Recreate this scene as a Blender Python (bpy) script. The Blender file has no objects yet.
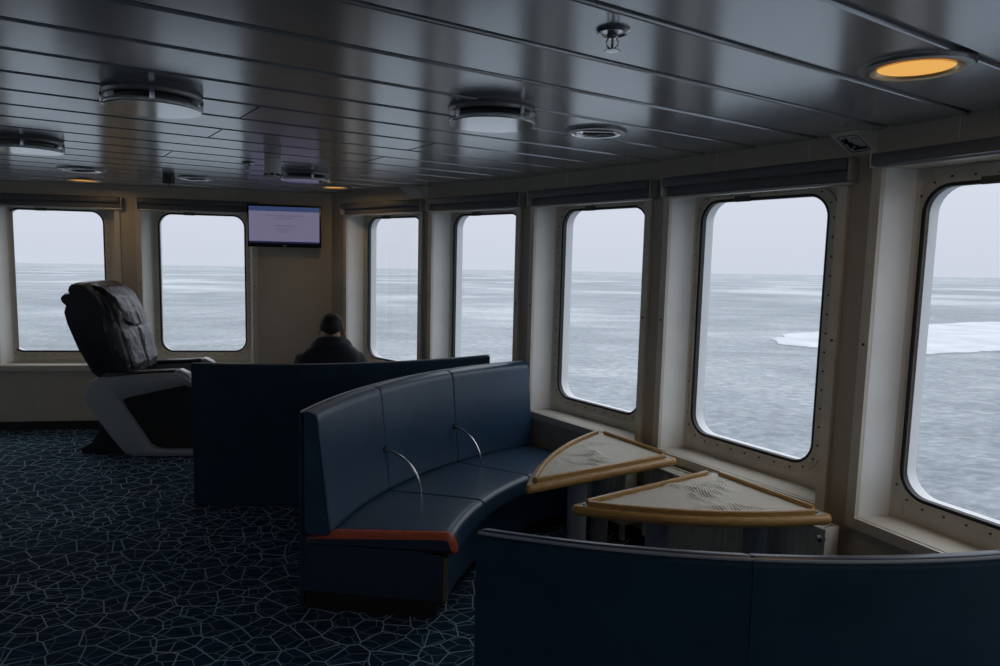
import bpy, bmesh, math, random
from mathutils import Vector, Matrix, noise as mnoise
random.seed(7)
PI = math.pi
scn = bpy.context.scene
COL = scn.collection
H_EYE = 1.6
ZC = 2.134            # ceiling height
SILL = 0.569; RTOP = 1.985
WT = 0.235            # wall thickness

# ------------------------------------------------------------------ materials
def new_mat(name):
    m = bpy.data.materials.new(name); m.use_nodes = True
    return m, m.node_tree, m.node_tree.nodes['Principled BSDF']

def mat(name, col, rough=0.5, metal=0.0, spec=0.5, coat=0.0, bump=None, var=None, emit=None, est=1.0, sheen=0.0):
    m, nt, p = new_mat(name)
    p.inputs['Base Color'].default_value = (*col, 1)
    p.inputs['Roughness'].default_value = rough
    p.inputs['Metallic'].default_value = metal
    p.inputs['Specular IOR Level'].default_value = spec
    p.inputs['Coat Weight'].default_value = coat
    p.inputs['Coat Roughness'].default_value = 0.15
    p.inputs['Sheen Weight'].default_value = sheen
    tc = nt.nodes.new('ShaderNodeTexCoord')
    if var:                                     # (scale, amount): soft wear in the colour
        n = nt.nodes.new('ShaderNodeTexNoise'); n.inputs['Scale'].default_value = var[0]; n.inputs['Detail'].default_value = 5
        nt.links.new(tc.outputs['Object'], n.inputs['Vector'])
        r = nt.nodes.new('ShaderNodeValToRGB')
        a = var[1]
        r.color_ramp.elements[0].position = .3; r.color_ramp.elements[1].position = .7
        r.color_ramp.elements[0].color = (*[c*(1-a) for c in col], 1)
        r.color_ramp.elements[1].color = (*[min(1, c*(1+a)) for c in col], 1)
        nt.links.new(n.outputs['Fac'], r.inputs['Fac']); nt.links.new(r.outputs['Color'], p.inputs['Base Color'])
    if bump:                                    # (scale, strength, distance)
        n = nt.nodes.new('ShaderNodeTexNoise'); n.inputs['Scale'].default_value = bump[0]; n.inputs['Detail'].default_value = 3
        nt.links.new(tc.outputs['Object'], n.inputs['Vector'])
        b = nt.nodes.new('ShaderNodeBump'); b.inputs['Strength'].default_value = bump[1]; b.inputs['Distance'].default_value = bump[2]
        nt.links.new(n.outputs['Fac'], b.inputs['Height']); nt.links.new(b.outputs['Normal'], p.inputs['Normal'])
    if emit:
        p.inputs['Emission Color'].default_value = (*emit, 1); p.inputs['Emission Strength'].default_value = est
    return m

M = {}
M['wall'] = mat('cream_wall_paint', (.56, .50, .40), .42, var=(3, .05), bump=(60, .08, .002))
M['pillar'] = mat('taupe_pillar_paint', (.43, .39, .32), .42, var=(3, .05))
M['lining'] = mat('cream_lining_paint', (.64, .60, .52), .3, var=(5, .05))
M['trim'] = mat('beige_trim_paint', (.66, .62, .53), .38, var=(8, .06))
M['reveal'] = mat('pale_reveal_paint', (.86, .86, .83), .25, var=(5, .05))  # paler than the lining: sky light on the reveals put into the colour
M['frame'] = mat('window_ring_paint', (.55, .51, .43), .4, var=(10, .12))
M['white_hull'] = mat('white_hull_paint', (.80, .82, .84), .35)
M['rubber'] = mat('black_rubber', (.008, .008, .009), .5)
M['bolt'] = mat('dark_bolt', (.05, .045, .04), .4, metal=.6)
M['blind'] = mat('charcoal_blind_fabric', (.13, .137, .155), .6, bump=(200, .2, .001))
M['blind_tube'] = mat('charcoal_blind_tube', (.10, .105, .12), .42)
M['rail'] = mat('grey_alloy_rail', (.42, .42, .40), .35, metal=.3)
M['ceil'] = mat('grey_ceiling_lacquer', (.45, .465, .495), .20, metal=.52, spec=.9, var=(1.5, .04), bump=(2.2, .03, .01))
M['groove'] = mat('ceiling_joint', (.12, .125, .13), .4)
M['darkline'] = mat('dark_joint', (.02, .02, .02), .6)
M['skirt'] = mat('black_skirting', (.012, .012, .013), .45)
M['vinyl'] = mat('navy_vinyl', (.028, .067, .124), .34, spec=.5, var=(6, .12), bump=(160, .18, .0015))
M['shell'] = mat('midnight_blue_fabric', (.014, .043, .072), .75, spec=.25, bump=(300, .4, .001), var=(9, .12))
M['vinyl_dark'] = mat('dark_navy_vinyl', (.016, .040, .070), .5, bump=(160, .2, .001))
M['piping'] = mat('greyblue_piping', (.34, .36, .40), .4)
M['orange'] = mat('rust_orange_vinyl', (.50, .10, .05), .42, var=(20, .2), bump=(50, .4, .003))
M['chrome'] = mat('brushed_steel', (.62, .62, .64), .22, metal=1)
M['brass'] = mat('brass_strip', (.32, .28, .14), .35, metal=.8)
M['plinth'] = mat('brown_black_plinth', (.012, .010, .008), .5)
M['laminate'] = mat('light_grey_laminate', (.50, .52, .53), .3)
M['leg'] = mat('bluegrey_table_leg', (.22, .25, .29), .38, var=(5, .1))
M['radiator'] = mat('cream_radiator_enamel', (.68, .64, .54), .4, var=(6, .06))
M['leather'] = mat('black_leather', (.026, .027, .033), .34, spec=.6, bump=(16, .7, .02))
M['leather_matte'] = mat('black_leather_matte', (.020, .022, .028), .45, bump=(30, .2, .004))
M['grey_shell'] = mat('grey_plastic_shell', (.36, .38, .39), .42, var=(4, .05))
M['silver'] = mat('silver_plastic', (.5, .5, .52), .3, metal=.2)
M['black'] = mat('black_plastic', (.008, .008, .009), .45)
M['skin'] = mat('skin', (.48, .29, .21), .55, var=(25, .1))
M['hair'] = mat('dark_hair', (.012, .010, .010), .6, bump=(120, .8, .006))
M['jacket'] = mat('black_jacket_fabric', (.012, .014, .022), .6, bump=(45, .7, .008))
M['trouser'] = mat('dark_trouser_fabric', (.015, .017, .02), .8, bump=(60, .4, .004))
M['tv_black'] = mat('gloss_black_bezel', (.006, .006, .009), .25)
M['offwhite'] = mat('offwhite_plastic', (.70, .71, .66), .45)
M['sensor'] = mat('grey_sensor_plastic', (.06, .065, .06), .5)
M['disc'] = mat('lacquered_diffuser_disc', (.62, .63, .64), .12, metal=.45, spec=.8, coat=.6)
M['ring'] = mat('satin_ring', (.30, .30, .30), .3, metal=.5)
M['sign_plate'] = mat('grey_sign_plate', (.62, .62, .64), .4)
M['ink'] = mat('black_ink', (.008, .008, .01), .5)
M['ice'] = mat('snowy_ice', (.44, .46, .485), .8, var=(.12, .13))

def wood():
    m, nt, p = new_mat('honey_beech_edge')
    tc = nt.nodes.new('ShaderNodeTexCoord'); mp = nt.nodes.new('ShaderNodeMapping'); mp.inputs['Scale'].default_value = (6, 6, 60)
    n = nt.nodes.new('ShaderNodeTexNoise'); n.inputs['Scale'].default_value = 4; n.inputs['Detail'].default_value = 6
    r = nt.nodes.new('ShaderNodeValToRGB')
    r.color_ramp.elements[0].position = .35; r.color_ramp.elements[0].color = (.40, .22, .065, 1)
    r.color_ramp.elements[1].position = .7; r.color_ramp.elements[1].color = (.58, .355, .12, 1)
    nt.links.new(tc.outputs['Object'], mp.inputs['Vector']); nt.links.new(mp.outputs['Vector'], n.inputs['Vector'])
    nt.links.new(n.outputs['Fac'], r.inputs['Fac']); nt.links.new(r.outputs['Color'], p.inputs['Base Color'])
    p.inputs['Roughness'].default_value = .38
    return m
M['wood'] = wood()

def math_node(nt, op, a, b=None, c=None):
    n = nt.nodes.new('ShaderNodeMath'); n.operation = op
    for i, v in enumerate((a, b, c)):
        if v is None: continue
        if isinstance(v, (int, float)): n.inputs[i].default_value = v
        else: nt.links.new(v, n.inputs[i])
    return n.outputs[0]

def mat_mesh():
    """ribbed anti-slip mat: fine open ribs over a cream weave"""
    m, nt, p = new_mat('ribbed_cream_mat')
    tc = nt.nodes.new('ShaderNodeTexCoord')
    sx = nt.nodes.new('ShaderNodeSeparateXYZ'); nt.links.new(tc.outputs['Object'], sx.inputs[0])
    def wave(a, b, per):
        s = math_node(nt, 'ADD', math_node(nt, 'MULTIPLY', sx.outputs[0], a), math_node(nt, 'MULTIPLY', sx.outputs[1], b))
        return math_node(nt, 'SINE', math_node(nt, 'MULTIPLY', s, 2*PI/per))
    w1 = wave(.96, .28, .0105); w2 = wave(-.28, .96, .012)
    f = math_node(nt, 'MULTIPLY', math_node(nt, 'ADD', w1, 1), .5)
    g = math_node(nt, 'MULTIPLY', math_node(nt, 'ADD', w2, 1), .5)
    h = math_node(nt, 'ADD', math_node(nt, 'MULTIPLY', f, .75), math_node(nt, 'MULTIPLY', g, .25))
    r = nt.nodes.new('ShaderNodeValToRGB')
    r.color_ramp.elements[0].position = .15; r.color_ramp.elements[0].color = (.27, .245, .18, 1)
    r.color_ramp.elements[1].position = .6; r.color_ramp.elements[1].color = (.90, .86, .74, 1)
    nt.links.new(h, r.inputs['Fac']); nt.links.new(r.outputs['Color'], p.inputs['Base Color'])
    b = nt.nodes.new('ShaderNodeBump'); b.inputs['Strength'].default_value = .5; b.inputs['Distance'].default_value = .003
    nt.links.new(h, b.inputs['Height']); nt.links.new(b.outputs['Normal'], p.inputs['Normal'])
    p.inputs['Roughness'].default_value = .6
    return m
M['mat'] = mat_mesh()

def carpet():
    m, nt, p = new_mat('navy_crackle_carpet')
    tc = nt.nodes.new('ShaderNodeTexCoord')
    def cell(scale, w, off, rnd, stretch):
        mp = nt.nodes.new('ShaderNodeMapping'); mp.inputs['Location'].default_value = off; mp.inputs['Scale'].default_value = stretch
        mp.inputs['Rotation'].default_value = (0, 0, off[2])
        v = nt.nodes.new('ShaderNodeTexVoronoi'); v.voronoi_dimensions = '2D'; v.feature = 'DISTANCE_TO_EDGE'
        v.inputs['Scale'].default_value = scale; v.inputs['Randomness'].default_value = rnd
        nt.links.new(tc.outputs['Object'], mp.inputs['Vector']); nt.links.new(mp.outputs['Vector'], v.inputs['Vector'])
        r = nt.nodes.new('ShaderNodeMapRange'); r.inputs['From Min'].default_value = w*.45; r.inputs['From Max'].default_value = w
        r.inputs['To Min'].default_value = 1; r.inputs['To Max'].default_value = 0
        nt.links.new(v.outputs['Distance'], r.inputs['Value'])
        return r.outputs[0]
    a = cell(8.2, .030, (0, 0, .3), 1, (1, 1, 1)); b = cell(13, .036, (3.1, 1.7, .9), 1, (.85, 1.15, 1))
    # the denser net shows only in patches
    n = nt.nodes.new('ShaderNodeTexNoise'); n.inputs['Scale'].default_value = 1.6; n.inputs['Detail'].default_value = 2
    nt.links.new(tc.outputs['Object'], n.inputs['Vector'])
    k = nt.nodes.new('ShaderNodeMapRange'); k.inputs['From Min'].default_value = .42; k.inputs['From Max'].default_value = .58
    k.inputs['To Min'].default_value = .35; k.inputs['To Max'].default_value = .95
    nt.links.new(n.outputs['Fac'], k.inputs['Value'])
    f = math_node(nt, 'MAXIMUM', a, math_node(nt, 'MULTIPLY', b, k.outputs[0]))
    # weft streaks in the ground
    mp = nt.nodes.new('ShaderNodeMapping'); mp.inputs['Scale'].default_value = (3, 60, 1); mp.inputs['Rotation'].default_value = (0, 0, .25)
    n2 = nt.nodes.new('ShaderNodeTexNoise'); n2.inputs['Scale'].default_value = 2; n2.inputs['Detail'].default_value = 3
    nt.links.new(tc.outputs['Object'], mp.inputs['Vector']); nt.links.new(mp.outputs['Vector'], n2.inputs['Vector'])
    r = nt.nodes.new('ShaderNodeValToRGB')
    r.color_ramp.elements[0].position = .4; r.color_ramp.elements[0].color = (.007, .018, .036, 1)
    r.color_ramp.elements[1].position = .62; r.color_ramp.elements[1].color = (.022, .055, .10, 1)
    nt.links.new(n2.outputs['Fac'], r.inputs['Fac'])
    # line tint drifts between blue grey and green grey
    n3 = nt.nodes.new('ShaderNodeTexNoise'); n3.inputs['Scale'].default_value = 2.5
    nt.links.new(tc.outputs['Object'], n3.inputs['Vector'])
    r3 = nt.nodes.new('ShaderNodeValToRGB')
    r3.color_ramp.elements[0].position = .4; r3.color_ramp.elements[0].color = (.42, .54, .64, 1)
    r3.color_ramp.elements[1].position = .6; r3.color_ramp.elements[1].color = (.26, .47, .52, 1)
    nt.links.new(n3.outputs['Fac'], r3.inputs['Fac'])
    mx = nt.nodes.new('ShaderNodeMix'); mx.data_type = 'RGBA'
    nt.links.new(f, mx.inputs['Factor']); nt.links.new(r.outputs['Color'], mx.inputs['A']); nt.links.new(r3.outputs['Color'], mx.inputs['B'])
    nt.links.new(mx.outputs['Result'], p.inputs['Base Color'])
    p.inputs['Roughness'].default_value = .95; p.inputs['Specular IOR Level'].default_value = .15
    return m
M['carpet'] = carpet()

def glass():
    m = bpy.data.materials.new('window_glass'); m.use_nodes = True; nt = m.node_tree; nt.nodes.clear()
    o = nt.nodes.new('ShaderNodeOutputMaterial'); t = nt.nodes.new('ShaderNodeBsdfTransparent'); g = nt.nodes.new('ShaderNodeBsdfGlossy')
    t.inputs['Color'].default_value = (.965, .975, .985, 1); g.inputs['Roughness'].default_value = .02
    g.inputs['Color'].default_value = (.8, .8, .8, 1)
    fr0 = nt.nodes.new('ShaderNodeFresnel'); fr0.inputs['IOR'].default_value = 1.3
    fr = nt.nodes.new('ShaderNodeMath'); fr.operation = 'MULTIPLY'; nt.links.new(fr0.outputs[0], fr.inputs[0]); fr.inputs[1].default_value = .08
    mx = nt.nodes.new('ShaderNodeMixShader')
    nt.links.new(fr.outputs[0], mx.inputs[0]); nt.links.new(t.outputs[0], mx.inputs[1]); nt.links.new(g.outputs[0], mx.inputs[2])
    nt.links.new(mx.outputs[0], o.inputs[0])
    return m
M['glass'] = glass()

def sea():
    m, nt, p = new_mat('slushy_sea')
    tc = nt.nodes.new('ShaderNodeTexCoord')
    def nz(scale, det, rough, sx=1, sy=1, rot=0, dist=0):
        mp = nt.nodes.new('ShaderNodeMapping'); mp.inputs['Scale'].default_value = (sx, sy, 1); mp.inputs['Rotation'].default_value = (0, 0, rot)
        n = nt.nodes.new('ShaderNodeTexNoise'); n.inputs['Scale'].default_value = scale; n.inputs['Detail'].default_value = det
        n.inputs['Roughness'].default_value = rough; n.inputs['Distortion'].default_value = dist
        nt.links.new(tc.outputs['Object'], mp.inputs['Vector']); nt.links.new(mp.outputs['Vector'], n.inputs['Vector'])
        return n.outputs['Fac']
    def ramp(x, stops):
        r = nt.nodes.new('ShaderNodeValToRGB'); el = r.color_ramp.elements
        el[0].position, el[0].color = stops[0][0], (*[stops[0][1]]*3, 1); el[1].position, el[1].color = stops[-1][0], (*[stops[-1][1]]*3, 1)
        for s in stops[1:-1]:
            e = el.new(s[0]); e.color = (*[s[1]]*3, 1)
        nt.links.new(x, r.inputs['Fac']); return r.outputs['Color']
    big = ramp(nz(.006, 5, .55, dist=.5), [(.40, .0), (.52, .35), (.60, 1.0)])          # fields of ice
    mid = ramp(nz(.045, 6, .6, sx=1, sy=1.6, rot=.5, dist=.8), [(.42, .0), (.62, 1.0)])   # floes
    fine = ramp(nz(.75, 7, .66, sx=1, sy=1.3, dist=.7), [(.38, .0), (.66, 1.0)])           # slush
    a = math_node(nt, 'ADD', math_node(nt, 'MULTIPLY', big, .42), .07)
    b = math_node(nt, 'MULTIPLY', mid, .17)
    c = math_node(nt, 'MULTIPLY', fine, .36)
    s = math_node(nt, 'ADD', math_node(nt, 'ADD', a, b), c)
    r = nt.nodes.new('ShaderNodeValToRGB'); el = r.color_ramp.elements
    el[0].position = .12; el[0].color = (.13, .155, .175, 1)
    el[1].position = 1.0; el[1].color = (.52, .535, .55, 1)
    e = el.new(.5); e.color = (.265, .292, .315, 1)
    nt.links.new(s, r.inputs['Fac']); nt.links.new(r.outputs['Color'], p.inputs['Base Color'])
    p.inputs['Roughness'].default_value = .6; p.inputs['Specular IOR Level'].default_value = .3
    bp = nt.nodes.new('ShaderNodeBump'); bp.inputs['Strength'].default_value = .4; bp.inputs['Distance'].default_value = .3
    nt.links.new(fine, bp.inputs['Height']); nt.links.new(bp.outputs['Normal'], p.inputs['Normal'])
    return m
M['sea'] = sea()

# ------------------------------------------------------------------ mesh helpers
class MB:
    def __init__(s): s.v = []; s.f = []; s.mi = []
    def add(s, vs, fs, mi=0):
        o = len(s.v); s.v += [tuple(v) for v in vs]
        for f in fs: s.f.append([o+i for i in f]); s.mi.append(mi)
        return s
    def box(s, c, d, mi=0, rot=None, bev=0):
        bm = bmesh.new(); bmesh.ops.create_cube(bm, size=1)
        bmesh.ops.scale(bm, vec=d, verts=bm.verts)
        if bev: bmesh.ops.bevel(bm, geom=bm.edges[:], offset=bev, segments=2, affect='EDGES', profile=.6)
        mt = Matrix.Translation(c) @ (rot.to_4x4() if rot else Matrix.Identity(4))
        bmesh.ops.transform(bm, matrix=mt, verts=bm.verts)
        s.bm(bm, mi); return s
    def bm(s, bm, mi=0):
        bm.verts.ensure_lookup_table(); bm.verts.index_update()
        s.add([v.co[:] for v in bm.verts], [[v.index for v in f.verts] for f in bm.faces], mi); bm.free()
    def prism(s, poly, z0, z1, mi=0):
        """plan polygon extruded upwards"""
        n = len(poly)
        s.add([(x, y, z0) for x, y in poly] + [(x, y, z1) for x, y in poly],
              [list(range(n))[::-1], list(range(n, 2*n))] + [[i, (i+1) % n, n+(i+1) % n, n+i] for i in range(n)], mi)
        return s
    def tube(s, pts, r, seg=12, mi=0, caps=True):
        pts = [Vector(p) for p in pts]; rs = r if isinstance(r, (list, tuple)) else [r]*len(pts)
        rings = []; up = Vector((0, 0, 1))
        for i, p in enumerate(pts):
            t = (pts[min(i+1, len(pts)-1)] - pts[max(i-1, 0)]).normalized()
            a = t.cross(up)
            if a.length < 1e-3: a = t.cross(Vector((1, 0, 0)))
            a.normalize(); b = t.cross(a)
            rings.append([p + (a*math.cos(2*PI*k/seg) + b*math.sin(2*PI*k/seg))*rs[i] for k in range(seg)])
        vs = [q for R in rings for q in R]; fs = []
        for i in range(len(pts)-1):
            for k in range(seg): fs.append([i*seg+k, i*seg+(k+1) % seg, (i+1)*seg+(k+1) % seg, (i+1)*seg+k])
        if caps: fs += [list(range(seg))[::-1], [(len(pts)-1)*seg+k for k in range(seg)]]
        s.add(vs, fs, mi); return s
    def lathe(s, prof, c, seg=32, mi=0, axis=None):
        """prof: list of (r, z) revolved about z at point c"""
        vs = []; fs = []; n = len(prof)
        R = axis.to_matrix() if axis else Matrix.Identity(3)
        for k in range(seg):
            a = 2*PI*k/seg
            for r, z in prof: vs.append(Vector(c) + R @ Vector((r*math.cos(a), r*math.sin(a), z)))
        for k in range(seg):
            for i in range(n-1): fs.append([k*n+i, ((k+1) % seg)*n+i, ((k+1) % seg)*n+i+1, k*n+i+1])
        s.add(vs, fs, mi); return s
    def build(s, name, mats, parent=None, smooth=35, doubles=True):
        me = bpy.data.meshes.new(name); me.from_pydata([tuple(v) for v in s.v], [], s.f)
        if not isinstance(mats, (list, tuple)): mats = [mats]
        for m in mats: me.materials.append(m)
        me.polygons.foreach_set('material_index', s.mi)
        bm = bmesh.new(); bm.from_mesh(me)
        if doubles: bmesh.ops.remove_doubles(bm, verts=bm.verts, dist=1e-5)
        bmesh.ops.dissolve_degenerate(bm, dist=1e-6, edges=bm.edges)
        bmesh.ops.recalc_face_normals(bm, faces=bm.faces)
        bm.to_mesh(me); bm.free()
        if smooth:
            me.polygons.foreach_set('use_smooth', [True]*len(me.polygons)); me.set_sharp_from_angle(angle=math.radians(smooth))
        o = bpy.data.objects.new(name, me); COL.objects.link(o)
        if parent: o.parent = parent
        return o

def tag(o, label=None, cat=None, group=None, kind=None):
    if label: o['label'] = label
    if cat: o['category'] = cat
    if group: o['group'] = group
    if kind: o['kind'] = kind
    return o
def thing(name, label, cat, loc=(0, 0, 0), rz=0, group=None, kind=None):
    o = bpy.data.objects.new(name, None); COL.objects.link(o); o.empty_display_size = .1
    o.location = loc; o.rotation_euler = (0, 0, rz)
    return tag(o, label, cat, group, kind)
def dup(root, loc, rz, label, group=None):
    r = root.copy(); COL.objects.link(r); r.location = loc; r.rotation_euler = (0, 0, rz); r['label'] = label
    if group: r['group'] = group
    for ch in list(root.children):
        c = ch.copy(); COL.objects.link(c); c.parent = r
        for g in ch.children:
            d = g.copy(); COL.objects.link(d); d.parent = c
    return r

# ------------------------------------------------------------------ room plan
a10 = math.radians(10.04)
V1 = Vector((-1.555, 6.50))
LEFT = V1 - 5.75*Vector((math.cos(a10), math.sin(a10)))
PTS = [LEFT, V1, Vector((-.555, 5.56)), Vector((.17, 4.80)), Vector((.865, 3.85)), Vector((1.452, 2.91)), Vector((1.90, 1.90)), Vector((2.20, .84)), Vector((2.34, -.26)), Vector((2.40, -4.2)), Vector((LEFT.x-.1, -4.2))]
NP = len(PTS)
def nrm(a, b):
    t = (b-a).normalized(); return Vector((-t.y, t.x))
def mitre(i, off):
    p = PTS[i]; n1 = nrm(PTS[i-1], p); n2 = nrm(p, PTS[(i+1) % NP])
    m = (n1+n2); m.normalize(); return p + m*(off/m.dot(n1))
def on(i, s, off):
    a, b = PTS[i], PTS[(i+1) % NP]; t = (b-a).normalized(); return a + t*s + nrm(a, b)*off
def flen(i): return (PTS[(i+1) % NP]-PTS[i]).length

LAB = {0: ('wall_front', 'cream painted front wall that carries the television and two large windows'),
       1: ('wall_front_corner', 'cream wall facet with the narrow window nearest the television corner'),
       2: ('wall_bow_inner', 'cream wall facet around the second window of the curved row'),
       3: ('wall_bow_middle', 'cream wall facet around the window at the end of the navy bench'),
       4: ('wall_bow_outer', 'cream wall facet around the window above the two wooden-edged tables'),
       5: ('wall_side', 'cream wall facet around the large bolted window at the edge of view'),
       6: ('wall_side_aft', 'cream wall facet further aft along the side windows'),
       7: ('wall_side_rear', 'cream wall facet at the rear end of the side windows'),
       8: ('wall_right', 'plain cream wall closing the lounge on the side'),
       9: ('wall_back', 'plain wall at the back of the lounge'),
       10: ('wall_left', 'plain cream wall closing the lounge on the far side')}
GW = .735; GZ0 = .672; GZ1 = 1.915; GD = .16; GR = .105
# openings per facet: list of (recess start, recess end, glass centre)
L0 = 5.75
OP = {0: [(L0-4.2+1.472-1.09, L0-4.2+2.372-1.09, L0-4.2+1.866-1.09), (L0-4.2+1.425, L0-4.2+2.372, L0-4.2+1.832), (L0-4.2+2.585, L0-4.2+3.506, L0-4.2+3.05)],
      1: [(.257, 1.241, .716)], 2: [(.032, .953, .465)], 3: [(.091, 1.058, .552)], 4: [(.058, 1.014, .499)], 5: [(.098, 1.03, .530)],
      6: [(.07, 1.03, .55)], 7: [(.07, 1.03, .55)]}
for _w, _s, _n in ((8, .25, 3), (9, 1.0, 5), (10, .4, 8)): OP[_w] = [(_s+1.15*k, _s+1.15*k+.95, _s+1.15*k+.475) for k in range(_n)]  # unseen windows added on these walls to bring in fill light
def arcpts(s0, s1, z0, z1, r, n=8):
    out = []
    for cx, cz, a0 in ((s1-r, z1-r, 0), (s0+r, z1-r, 90), (s0+r, z0+r, 180), (s1-r, z0+r, 270)):
        for k in range(n+1):
            a = math.radians(a0+90*k/n); out.append((cx+r*math.cos(a), cz+r*math.sin(a)))
    return out
def on3(i, s, z, off):
    p = on(i, s, off); return (p.x, p.y, z)

win_no = 0
WLAB = ['tall rounded window in the front wall beyond the edge of view', 'tall rounded window behind the reclining massage chair, its lower half partly hidden by it',
        'tall rounded window just beside the wall television', 'narrow-looking rounded window right of the seated person', 'rounded window above the high end of the long navy back panel',
        'rounded window rising behind the end of the curved bench with armrests', 'rounded window showing a white ice tongue, above the tables', 'large rounded window ringed with bolts, cut by the edge of view',
        'side window further aft', 'rearmost side window']
WLAB += ['side window behind the viewpoint, number %s from the bow' % w for w in ('three', 'four', 'five')]
WLAB += ['window in the back wall, place %s' % w for w in 'one two three four five'.split()]
WLAB += ['window in the far side wall, place %s' % w for w in 'one two three four five six seven eight'.split()]
WINR = {}
for i in range(NP):
    L = flen(i); w = MB()
    out_a, out_b = mitre(i, WT), mitre((i+1) % NP, WT)
    a, b = PTS[i], PTS[(i+1) % NP]
    ops = OP.get(i, [])
    cuts = [0] + [x for o in ops for x in (o[0], o[1])] + [L]
    def plan(s0, s1):
        pa = on(i, s0, 0); pb = on(i, s1, 0)
        qa = out_a if s0 == 0 else on(i, s0, WT); qb = out_b if s1 == L else on(i, s1, WT)
        return [tuple(pa), tuple(pb), tuple(qb), tuple(qa)]
    if not ops:
        w.prism(plan(0, L), 0, ZC+.1)
    else:
        w.prism(plan(0, L), 0, SILL); w.prism(plan(0, L), RTOP, ZC+.1)
        for k in range(0, len(cuts), 2): w.prism(plan(cuts[k], cuts[k+1]), SILL, RTOP)
        # fine vertical joints of the fascia above the blinds and of the lining below the sill
        for o in ops:
            for ss in (o[0]+.30*(o[1]-o[0]), o[0]+.83*(o[1]-o[0])):
                for z0, z1 in ((2.055, ZC), (.1, SILL-.05)):
                    p0, p1 = on(i, ss, -.0015), on(i, ss+.004, -.0015); q0, q1 = on(i, ss, .002), on(i, ss+.004, .002)
                    w.prism([tuple(p0), tuple(p1), tuple(q1), tuple(q0)], z0, z1, 1)
    nm, lb = LAB[i]
    wo = w.build(nm, [M['pillar'] if 0 < i < 8 else M['wall'], M['trim']], smooth=0, doubles=False); tag(wo, lb, 'wall', kind='structure')
    # skirting
    s = MB(); s.prism([tuple(on(i, 0, -.012)), tuple(on(i, L, -.012)), tuple(on(i, L, .0)), tuple(on(i, 0, 0))], 0, .075)
    so = s.build('baseboard_'+nm.replace('wall_', ''), M['skirt'], smooth=0); tag(so, 'low black skirting along the foot of the '+nm.replace('wall_', '').replace('_', ' ')+' wall', 'skirting', kind='structure')
    for (r0, r1, gc) in ops:
        win_no += 1
        gw_ = .79 if win_no == 2 else GW
        g0, g1 = gc-gw_/2, gc+gw_/2
        # flange strips round the recess (the root mesh of the window)
        f = MB()
        def bar(s0, s1, z0, z1, o0, o1, mb=f, mi=0):
            mb.add([on3(i, s0, z0, o0), on3(i, s1, z0, o0), on3(i, s1, z1, o0), on3(i, s0, z1, o0), on3(i, s0, z0, o1), on3(i, s1, z0, o1), on3(i, s1, z1, o1), on3(i, s0, z1, o1)],
                   [[0, 1, 2, 3], [7, 6, 5, 4], [0, 4, 5, 1], [1, 5, 6, 2], [2, 6, 7, 3], [3, 7, 4, 0]], mi)
        bar(r0-.043, r0, SILL-.045, RTOP, -.020, .004)
        bar(r1, r1+.043, SILL-.045, RTOP, -.020, .004)
        bar(r0, r1, SILL-.045, SILL-.001, -.018, .004)
        for zz in (1.28,):
            bar(r0-.027, r0-.017, zz, zz+.010, -.023, -.020, mi=1); bar(r1+.017, r1+.027, zz, zz+.010, -.023, -.020, mi=1)
        root = f.build('window_%d' % win_no, [M['trim'], M['bolt']], smooth=0)
        tag(root, WLAB[win_no-1], 'window', kind='structure'); WINR[win_no] = root
        # recess lining: reveals curve into the hull plate
        ln = MB()
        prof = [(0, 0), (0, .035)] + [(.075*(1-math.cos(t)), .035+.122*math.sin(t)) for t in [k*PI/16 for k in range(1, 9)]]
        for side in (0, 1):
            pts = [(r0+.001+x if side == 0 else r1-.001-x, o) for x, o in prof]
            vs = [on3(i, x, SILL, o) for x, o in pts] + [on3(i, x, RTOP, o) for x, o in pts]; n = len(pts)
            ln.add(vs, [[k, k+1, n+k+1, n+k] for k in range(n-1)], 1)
            for k in range(6, n-1): ln.mi[-(n-1)+k] = 0  # front of the curve stays pale as if skylit, the rest falls to lining
        # hull plate with rounded opening
        inner = arcpts(g0, g1, GZ0, GZ1, GR); outer = []
        for j, (x, z) in enumerate(inner):
            cor, k = divmod(j, 9)
            ex = r1 if cor in (0, 3) else r0; ez = RTOP if cor in (0, 1) else SILL
            side_first = cor in (0, 2)          # arcs 0 and 2 start on the vertical side
            if k == 4: outer.append((ex, ez))
            elif (k < 4) == side_first: outer.append((ex, z))
            else: outer.append((x, ez))
        n = len(inner)
        ln.add([on3(i, x, z, GD) for x, z in inner] + [on3(i, x, z, GD) for x, z in outer], [[k, (k+1) % n, n+(k+1) % n, n+k] for k in range(n)])
        ln.add([on3(i, r0, SILL+.0015, 0), on3(i, r1, SILL+.0015, 0), on3(i, r1, SILL+.0015, GD), on3(i, r0, SILL+.0015, GD)], [[0, 1, 2, 3]])
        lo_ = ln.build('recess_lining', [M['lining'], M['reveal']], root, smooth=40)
        # raised ring
        def ring(mb, grow0, grow1, o0, o1, mi=0):
            A = arcpts(g0-grow0, g1+grow0, GZ0-grow0, GZ1+grow0, max(.01, GR+grow0)); B = arcpts(g0-grow1, g1+grow1, GZ0-grow1, GZ1+grow1, max(.01, GR+grow1))
            n = len(A)
            vs = [on3(i, x, z, o0) for x, z in A]+[on3(i, x, z, o0) for x, z in B]+[on3(i, x, z, o1) for x, z in A]+[on3(i, x, z, o1) for x, z in B]
            fs = []
            for k in range(n):
                q = (k+1) % n
                fs += [[k, q, n+q, n+k], [2*n+k, 2*n+q, 3*n+q, 3*n+k], [k, q, 2*n+q, 2*n+k], [n+k, n+q, 3*n+q, 3*n+k]]
            mb.add(vs, fs, mi)
        rg = MB(); ring(rg, .008, .052, GD-.012, GD+.004)
        ro = rg.build('window_ring', M['frame'], root, smooth=40)
        bo = MB()
        P = arcpts(g0-.030, g1+.030, GZ0-.030, GZ1+.030, GR+.03, 3)
        path = []
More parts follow.
